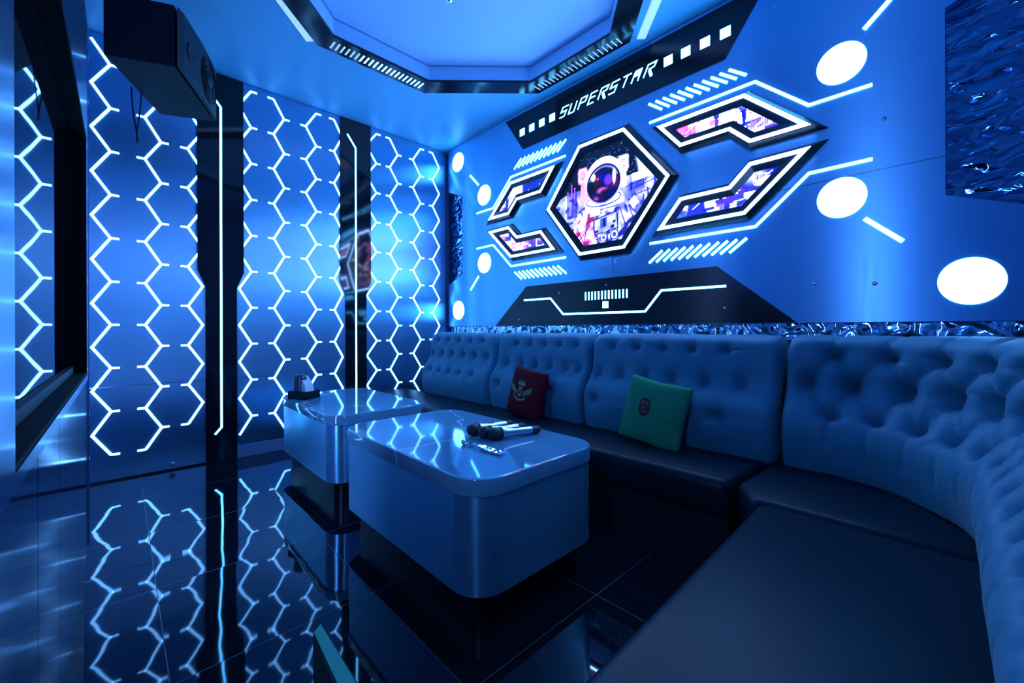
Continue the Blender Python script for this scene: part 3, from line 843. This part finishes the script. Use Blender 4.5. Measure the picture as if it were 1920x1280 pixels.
# ------------------------------------------------------------------ cushions
def cushion(name, c, size, roll, lean, mtl, label, mark, thick=.048, yaw=0.):
    """square pillow; local a right, b up, d towards the room (-y)"""
    t = thing(name, label, 'cushion', c, 'cushions on the sofa')
    Rm = Matrix.Rotation(yaw,3,'Z') @ Matrix.Rotation(-lean,3,'X') @ Matrix.Rotation(roll,3,'Y')
    h = size/2
    def surf(a, b, s):
        ea, eb = 1-(abs(a)/h)**2.2, 1-(abs(b)/h)**2.2
        k = max(0,ea)**.5*max(0,eb)**.5
        pin = 1 - .05*(1-(min(abs(a),abs(b))/h))*(max(abs(a),abs(b))/h)**2
        wr = .004*math.sin(28*b+6*a)*max(0,a/h)**2 - .006*math.exp(-((b+.03+.1*a)/.012)**2)*smooth_(.0,.12,a)
        d = thick*k**.8*s + (wr*k**.3 if s > 0 else 0)
        return Vector(c) + Rm @ Vector((a*pin, -d, b*pin))
    n = 40; mb = MB()
    for s in (1,-1):
        base = len(mb.v)
        for i in range(n+1):
            for j in range(n+1):
                mb.v.append(tuple(surf(-h+size*i/n, -h+size*j/n, s)))
        for i in range(n):
            for j in range(n):
                q = (base+i*(n+1)+j, base+(i+1)*(n+1)+j, base+(i+1)*(n+1)+j+1, base+i*(n+1)+j+1)
                mb.f.append(q if s > 0 else q[::-1])
    o = mb.build('pillow', mtl, t, fix=False)
    bm = bmesh.new(); bm.from_mesh(o.data); bmesh.ops.remove_doubles(bm, verts=bm.verts, dist=.0004); bmesh.ops.recalc_face_normals(bm, faces=bm.faces)
    bm.to_mesh(o.data); bm.free(); o.data.shade_smooth()
    for nm, mt, fn, rect, lift, st in mark:
        mk = MB(); x0, y0, x1, y1 = rect
        nx, ny = int((x1-x0)/st), int((y1-y0)/st)
        for i in range(nx):
            for j in range(ny):
                a, b = x0+(i+.5)*st, y0+(j+.5)*st
                if fn(a, b):
                    vs = []
                    for sx, sy in ((-.5,-.5),(.5,-.5),(.5,.5),(-.5,.5)):
                        p = surf(a+sx*st, b+sy*st, 1); vs.append(p + Rm @ Vector((0,-lift,0)))
                    mk.add(vs, [(0,1,2,3)])
        mk.build(nm, mt, t, fix=False)
    return t
def smooth_(a, b, x):
    q = min(1, max(0, (x-a)/(b-a))); return q*q*(3-2*q)
def crest(a, b):
    # crown, letter shape, two wings and a ribbon
    a += .02
    if .045 < b < .085 and abs(a) < .034: return b < .062 or (abs(((a+.034)/.0227) % 1 - .5) < .30*(1-(b-.062)/.023)+.04)
    if abs(a) < .016 and -.03 < b < .035: return not (abs(a) < .006 and -.018 < b < .022) 
    for s in (-1,1):
        q = s*a
        if .028 < q < .108:
            top = .005+.55*(q-.028); bot = -.022+.35*(q-.028)
            if bot < b < top and (b*120+q*40) % 1 > .22: return True
    r = math.hypot(a*.8, b-.005)
    return .052 < r < .064 and b < -.012 and abs(a) < .06
def badge(a, b):
    a += .035; b -= .02
    return abs(a) < .030 and (abs(b) < .022 or math.hypot(a, abs(b)-.016) < .031)
def badge_text(a, b):
    a += .035; b -= .02
    if abs(a) > .020 or abs(b) > .032: return False
    if b > .006:
        return abs(math.hypot(a/1.2,(b-.02))-.009) < .0022 or abs(abs(a)-.017) < .002
    if -.012 < b < .002: return abs(a) < .004 or (abs(b+.005) < .002)
    if -.030 < b < -.016: return abs(((a+.02)/.0135) % 1 - .5) < .17 or b < -.027
    return False
cushion('throw_cushion', (-1.958,1.997,.562), .332, .12, .20, M['red'], 'dark red square cushion with winged crown crest on the sofa', [('crest', M['gold'], crest, (-.14,-.09,.12,.10), .0015, .0025)], yaw=-.05)
cushion('throw_cushion', (-1.040,1.995,.562), .338, .15, .20, M['green'], 'green square cushion with small dark badge on the sofa', [('badge', M['badge'], badge, (-.08,-.05,.02,.08), .0012, .0025), ('badge_lettering', M['badge_text'], badge_text, (-.08,-.05,.02,.08), .0022, .002)], yaw=.03)

# ------------------------------------------------------------------ tables
def low_table(x0, y0, x1, y1, label):
    t = thing('low_table', label, 'table', ((x0+x1)/2,(y0+y1)/2,0), 'low marble topped tables')
    mp = lambda x, y, d: (x, y, d)
    MB().prism(round_rect(x0+.006,y0+.006,x1-.006,y1-.006,.118,14), mp, .140, .466).build('body', M['steel'], t, smooth=.5, tangent=(0,0,1))
    mb = MB()
    prof = [(.0,.464),(.0,.512),(.0025,.5175),(.008,.520),(.0095,.520),(.022,.520)]
    rings = [round_rect(x0+i,y0+i,x1-i,y1-i,.125-i,14) for i,_ in prof]
    n = len(rings[0])
    for (i, z), rg in zip(prof, rings): mb.v += [(x,y,z) for x,y in rg]
    for k in range(len(prof)-1):
        for a in range(n): mb.f.append((k*n+a, k*n+(a+1)%n, (k+1)*n+(a+1)%n, (k+1)*n+a))
    mb.f.append(tuple(range(n))[::-1]); mb.f.append(tuple(range((len(prof)-1)*n, len(prof)*n)))
    mb.build('top', M['marble'], t, smooth=.6)
    MB().prism(round_rect(x0+.055,y0+.055,x1-.055,y1-.055,.08,10), mp, 0, .141).build('plinth', M['plinth'], t, smooth=.5)
    return t
low_table(-2.070,.785,-.993,1.460,'nearer low table with marble top holding three microphones')
low_table(-3.335,.832,-2.300,1.447,'farther low table with marble top holding a black tissue tray')

def microphone(hx, hy, tx, ty, label):
    zt = .5205; a = Vector((hx,hy,zt+.0275)); b = Vector((tx,ty,zt+.0165)); d = (b-a).normalized()
    t = thing('microphone', label, 'microphone', (hx,hy,zt), 'microphones on the near table')
    MB().lathe([(.002,-.029),(.012,-.0265),(.020,-.020),(.0255,-.010),(.0272,0),(.0265,.012),(.0245,.022),(.0225,.030)], a, d, 26).build('head', M['mic_black'], t, smooth=1.2)
    MB().lathe([(.0245,.022),(.0275,.024),(.0275,.031),(.0235,.034)], a, d, 26).build('collar', M['mic_black'], t, smooth=.6)
    L = (b-a).length
    MB().lathe([(.0215,.033),(.0225,.045),(.0195,.07),(.0178,.14),(.0170,L-.045)], a, d, 26).build('grip', M['mic_silver'], t, smooth=.7)
    MB().lathe([(.0172,L-.046),(.0178,L-.042),(.0168,L-.008),(.013,L),(.004,L+.001)], a, d, 22).build('tail', M['mic_black'], t, smooth=.7)
    side_ = d.cross(Vector((0,0,1))).normalized(); up = side_.cross(d)
    c = a + d*.105 + up*.0182
    MB().obox(c, d, side_, up, .018, .006, .0016).build('switch', M['mic_black'], t, bevel=.0008)
microphone(-1.459,1.142,-1.462,1.385,'microphone lying farthest from the sofa in the row of three')
microphone(-1.388,1.150,-1.378,1.385,'middle microphone of the three on the marble table')
microphone(-1.338,1.165,-1.290,1.395,'microphone nearest the sofa with perforated silver grip')

# silver tongs-like utensil
t = thing('silver_utensil', 'narrow ornate silver utensil lying on the marble table before the microphones', 'utensil', (-1.245,1.037,.521))
mb = MB(); N = 26
for k in range(N):
    s = k/(N-1); x = -1.372+.215*s; y = 1.030+.020*s
    wd = .0065+.010*smooth_(.35,.65,s)+.0018*math.sin(s*40); z = .5255+.006*math.sin(math.pi*min(1,s*1.4))+.0012*math.sin(s*55)
    mb.v += [(x,y-wd,z),(x,y+wd,z),(x,y+wd,z+.004+.0015*math.sin(s*31)),(x,y-wd,z+.004+.0015*math.cos(s*37))]
for k in range(N-1):
    for j in range(4): mb.f.append((k*4+j,k*4+(j+1)%4,(k+1)*4+(j+1)%4,(k+1)*4+j))
mb.f.append((0,1,2,3)); mb.f.append(tuple((N-1)*4+i for i in (3,2,1,0)))
mb.build('blade', M['chrome'], t, smooth=.7)
MB().lathe([(.003,-.011),(.009,-.007),(.0105,0),(.009,.007),(.003,.011)], (-1.376,1.029,.5315), (0,0,1), 16).build('knob', M['chrome'], t, smooth=1.2)
for k in range(5):
    MB().lathe([(.0035,-.001),(.0035,.003)], (-1.262+k*.020,1.040+k*.002,.5300), (0,0,1), 12).build('stud', M['mic_black'], t)

# tissue tray on the far table
c0, ca, cb = Vector((-2.985,.905,0)), Vector((-.9615,-.2747,0)), Vector((-.45,.893,0)).normalized()
ca = Vector((cb.y,-cb.x,0)) * (1 if Vector((cb.y,-cb.x,0)).dot(ca) > 0 else -1)
la, lb_ = .155, .130
t = thing('tissue_tray', 'small black open tray on the far marble table', 'tray', tuple(c0+ca*la/2+cb*lb_/2+Vector((0,0,.5205))))
cc = c0+ca*la/2+cb*lb_/2
MB().obox(cc+Vector((0,0,.524)), ca, cb, (0,0,1), la/2, lb_/2, .0035).build('tray_floor', M['black'], t)
mb = MB()
for s in (-1,1):
    mb.obox(cc+ca*s*(la/2-.003)+Vector((0,0,.547)), ca, cb, (0,0,1), .003, lb_/2, .0265)
    mb.obox(cc+cb*s*(lb_/2-.003)+Vector((0,0,.547)), ca, cb, (0,0,1), la/2-.006, .003, .0265)
mb.build('tray_wall', M['black'], t)
t = thing('tissue_holder', 'dark rounded tissue holder standing in the black tray', 'tissue holder', tuple(cc+Vector((0,0,.528))))
hc = cc+ca*.022-cb*.012
mb = MB(); prof = [(0,.528),(0,.655),(.004,.672),(.014,.684),(.026,.688)]
loc = [round_rect(-.042+i,-.036+i,.042-i,.036-i,max(.004,.030-i),8) for i,_ in prof]; n = len(loc[0])
for (i, z), rg in zip(prof, loc): mb.v += [tuple(hc+ca*a+cb*b+Vector((0,0,z))) for a,b in rg]
for k in range(len(prof)-1):
    for a in range(n): mb.f.append((k*n+a,k*n+(a+1)%n,(k+1)*n+(a+1)%n,(k+1)*n+a))
mb.f.append(tuple(range(n))[::-1]); mb.f.append(tuple(range((len(prof)-1)*n,len(prof)*n)))
mb.build('holder_body', M['holder'], t, smooth=.7)
MB().obox(hc+Vector((0,0,.689)), ca, cb, (0,0,1), .012, .003, .0012).build('slot', M['black'], t)
t = thing('napkin_stack', 'fanned white paper napkins beside the dark tissue holder', 'napkins', tuple(cc-ca*.045+Vector((0,0,.528))))
for k in range(5):
    base = hc - ca*(.048+.0065*k) + cb*.012; tilt = .06+.05*k
    pts = []
    up = (Vector((0,0,1)) - ca*tilt*.55 + ca*.10).normalized()
    mb = MB()
    for j in range(8):
        q = j/7; p = base + up*(.145-.012*k)*q + ca*(.016*q*q) + Vector((0,0,.528))
        for s in (-1,1):
            mb.v.append(tuple(p+cb*s*(.040-.006*q)-ca*.0012)); mb.v.append(tuple(p+cb*s*(.040-.006*q)+ca*.0012))
    for j in range(7):
        b0, b1 = j*4, (j+1)*4
        mb.f += [(b0,b0+2,b1+2,b1),(b0+1,b1+1,b1+3,b0+3),(b0,b1,b1+1,b0+1),(b0+2,b0+3,b1+3,b1+2)]
    mb.f += [(0,1,3,2),(28,30,31,29)]
    mb.build('napkin', M['tissue'], t, smooth=.8)

# ------------------------------------------------------------------ speaker
Nn, Ll, Ff = Vector((-2.683,.225,0)), Vector((-2.813,-.053,0)), Vector((-3.229,.463,0))
u1 = (Ff-Nn).normalized(); L1 = (Ff-Nn).length; u2 = Vector((u1.y,-u1.x,0))
if u2.dot(Ll-Nn) < 0: u2 = -u2
L2 = (Ll-Nn).length; Z1, Z2 = 2.332, 2.645
t = thing('hanging_speaker', 'black loudspeaker box hanging under the ceiling in the left corner', 'speaker', tuple(Nn+u1*L1/2+u2*L2/2+Vector((0,0,Z1))))
sc_ = Nn+u1*L1/2+u2*L2/2+Vector((0,0,(Z1+Z2)/2))
MB().obox(sc_+u2*.012, u1, u2, (0,0,1), L1/2, L2/2-.012, (Z2-Z1)/2).build('cabinet', M['speaker'], t, bevel=.006)
fr = sc_-u2*(L2/2-.012)
mb = MB()
prof = [(-L1/2,.0),(-L1/2+.05,.012),(-.05,.020),(.05,.020),(L1/2-.05,.012),(L1/2,.0)]
gp = [fr+u1*a-u2*b for a,b in prof]
hz = (Z2-Z1)/2-.004
for p in gp: mb.v += [tuple(p+Vector((0,0,-hz))), tuple(p+Vector((0,0,hz)))]
for k in range(5): mb.f.append((2*k,2*k+2,2*k+3,2*k+1))
nb = len(mb.v)
for p in gp: 
    q = p.copy(); q -= -u2*.002*0
mb.f.append(tuple(range(0,12,2))[::-1]); mb.f.append(tuple(range(1,12,2)))
mb.build('grille', M['grille'], t)
wc = fr-u2*.021+u1*.10
for r_ in (.125,.105,.080,.052):
    MB().lathe([(r_,0),(r_+.002,.004),(r_-.003,.005),(r_-.004,0)], wc, -u2, 40, cap=False).build('cone_ring', M['speaker'], t, smooth=.6)
MB().lathe([(.040,0),(.036,.006),(.02,.012),(.002,.014)], wc, -u2, 28).build('dust_cap', M['grille'], t, smooth=.8)
MB().lathe([(.045,0),(.042,.004),(.02,-.004),(.002,.002)], fr-u2*.016-u1*.17, -u2, 28).build('tweeter', M['grille'], t, smooth=.8)
MB().box((XL+.0095,.17,2.60),(XL+.018,.31,2.74)).build('wall_plate', M['speaker'], t)
MB().tube([(XL+.019,.24,2.67),(XL+.22,.26,2.67),tuple(sc_+u1*(L1/2-.03)+u2*.02)], .014, 10).build('bracket', M['speaker'], t, smooth=.8)
cb0 = Vector((-3.10,.06,2.34))
pts = []
for k in range(25):
    q = k/24; pts.append((cb0.x-.02*math.sin(q*math.pi*2), cb0.y-.012+.046*q + .012*math.sin(q*6), cb0.z - .30*math.sin(math.pi*q)**.55))
MB().tube(pts, .0035, 8).build('cable', M['speaker'], t, smooth=.8)

# ------------------------------------------------------------------ television wall (beside the camera)
t = thing('television_surround', 'brushed blue metal panel framing the television at left', 'wall panel', (-1.2,-.09,.3))
Yf, Yb = -.075, -.1095
xa, xb, za, zb, zt_ = -1.862, -.632, .858, 1.604, 1.99
mb = MB()
mb.box((-1.925,Yb-.05,.84),(xa,Yf,zt_)); mb.box((xa,Yb-.05,zb),(xb,Yf,zt_)); mb.box((xa,Yb-.05,.84),(xb,Yf,za)); mb.box((xb,Yb-.05,.84),(.30,Yf,zt_))
mb.build('panel_sheet', M['mirror_panel'], t, tangent=(0,0,1))
MB().box((-1.932,Yb-.05,.30),(-1.9255,Yf+.002,zt_)).build('acrylic_edge', M['trim_acrylic'], t)
MB().box((-.520,Yf-.001,.88),(-.475,Yf+.003,1.95)).build('light_line', M['led_frame'], t)
MB().box((-1.985,YF0+.0005,.32),(-1.950,YF0+.008,1.95)).build('backlight_strip', M['led_frame'], t)
t = thing('media_cabinet', 'low glossy cabinet with flush doors beneath the television', 'cabinet', (-1.1,-.1,0))
for x0, x1 in ((-1.925,-1.512),(-1.508,-1.070),(-1.066,-.806),(-.802,-.35),(-.346,.30)):
    o = MB().box((x0,Yb-.05,.302),(x1,Yf-.002,.836)).build('door', M['cabinet'], t)
MB().box((-1.925,Yb-.06,0),(.30,Yf-.012,.300)).build('plinth', M['plinth'], t)
t = thing('television', 'large switched off television with glossy black screen mirroring the honeycomb', 'television', (-1.25,-.13,.86))
MB().box((xa+.001,Yb-.045,za+.001),(xb-.001,Yb,zb-.001)).build('screen', M['glass_black'], t)
mb = MB()
g = .001
mb.box((xa+g,Yb+.0005,za+g),(xa+.008,Yf-.001,zb-g)); mb.box((xb-.008,Yb+.0005,za+g),(xb-g,Yf-.001,zb-g))
mb.box((xa+.009,Yb+.0005,zb-.008),(xb-.009,Yf-.001,zb-g)); mb.box((xa+.009,Yb+.0005,za+g),(xb-.009,Yf-.001,za+.008))
mb.build('bezel', M['reveal'], t)
MB().box((xa+.010,Yb+.0005,za+.010),(xb-.010,Yb+.006,za+.030)).build('lower_bar', M['mic_black'], t)

# narrow panel with a teal edge standing in the foreground
t = thing('low_divider', 'low black divider with a teal top edge standing on the floor in front', 'divider', (-.62,.33,0))
MB().prism([(-1.010,.322),(-.46,.275),(-.46,.335),(-1.030,.346)], lambda x,y,d:(x,y,d), 0, .296).build('divider_body', M['plinth'], t)
MB().prism([(-1.008,.323),(-.462,.283),(-.462,.327),(-1.026,.344)], lambda x,y,d:(x,y,d), .2962, .300).build('edge_strip', M['teal'], t)

# ------------------------------------------------------------------ light and camera
W_ = bpy.data.worlds.new('world'); SC.world = W_; W_.use_nodes = True
W_.node_tree.nodes['Background'].inputs[0].default_value = (.01,.03,.08,1)
W_.node_tree.nodes['Background'].inputs[1].default_value = .2

cam = bpy.data.cameras.new('camera'); co = bpy.data.objects.new('camera', cam); COL.objects.link(co)
F_PX = 774.
cam.sensor_width = 36; cam.lens = F_PX/1920*36
cam.shift_y = -(640-615.5)/1920
cam.clip_start = .02
yaw, roll = math.radians(46.48), math.radians(.18)
v = Vector((-math.sin(yaw), math.cos(yaw), 0)); r = Vector((math.cos(yaw), math.sin(yaw), 0)); u = Vector((0,0,1))
r2 = r*math.cos(roll) - u*math.sin(roll); u2_ = u*math.cos(roll) + r*math.sin(roll)
co.matrix_world = Matrix(((r2.x,u2_.x,-v.x,0),(r2.y,u2_.y,-v.y,0),(r2.z,u2_.z,-v.z,1.0),(0,0,0,1)))
SC.camera = co
SC.view_settings.view_transform = 'Standard'
SC.view_settings.look = 'None'
SC.view_settings.exposure = 0.
SC.view_settings.gamma = 1.
SC.cycles.max_bounces = 10
SC.cycles.caustics_reflective = False
SC.cycles.sample_clamp_indirect = 6
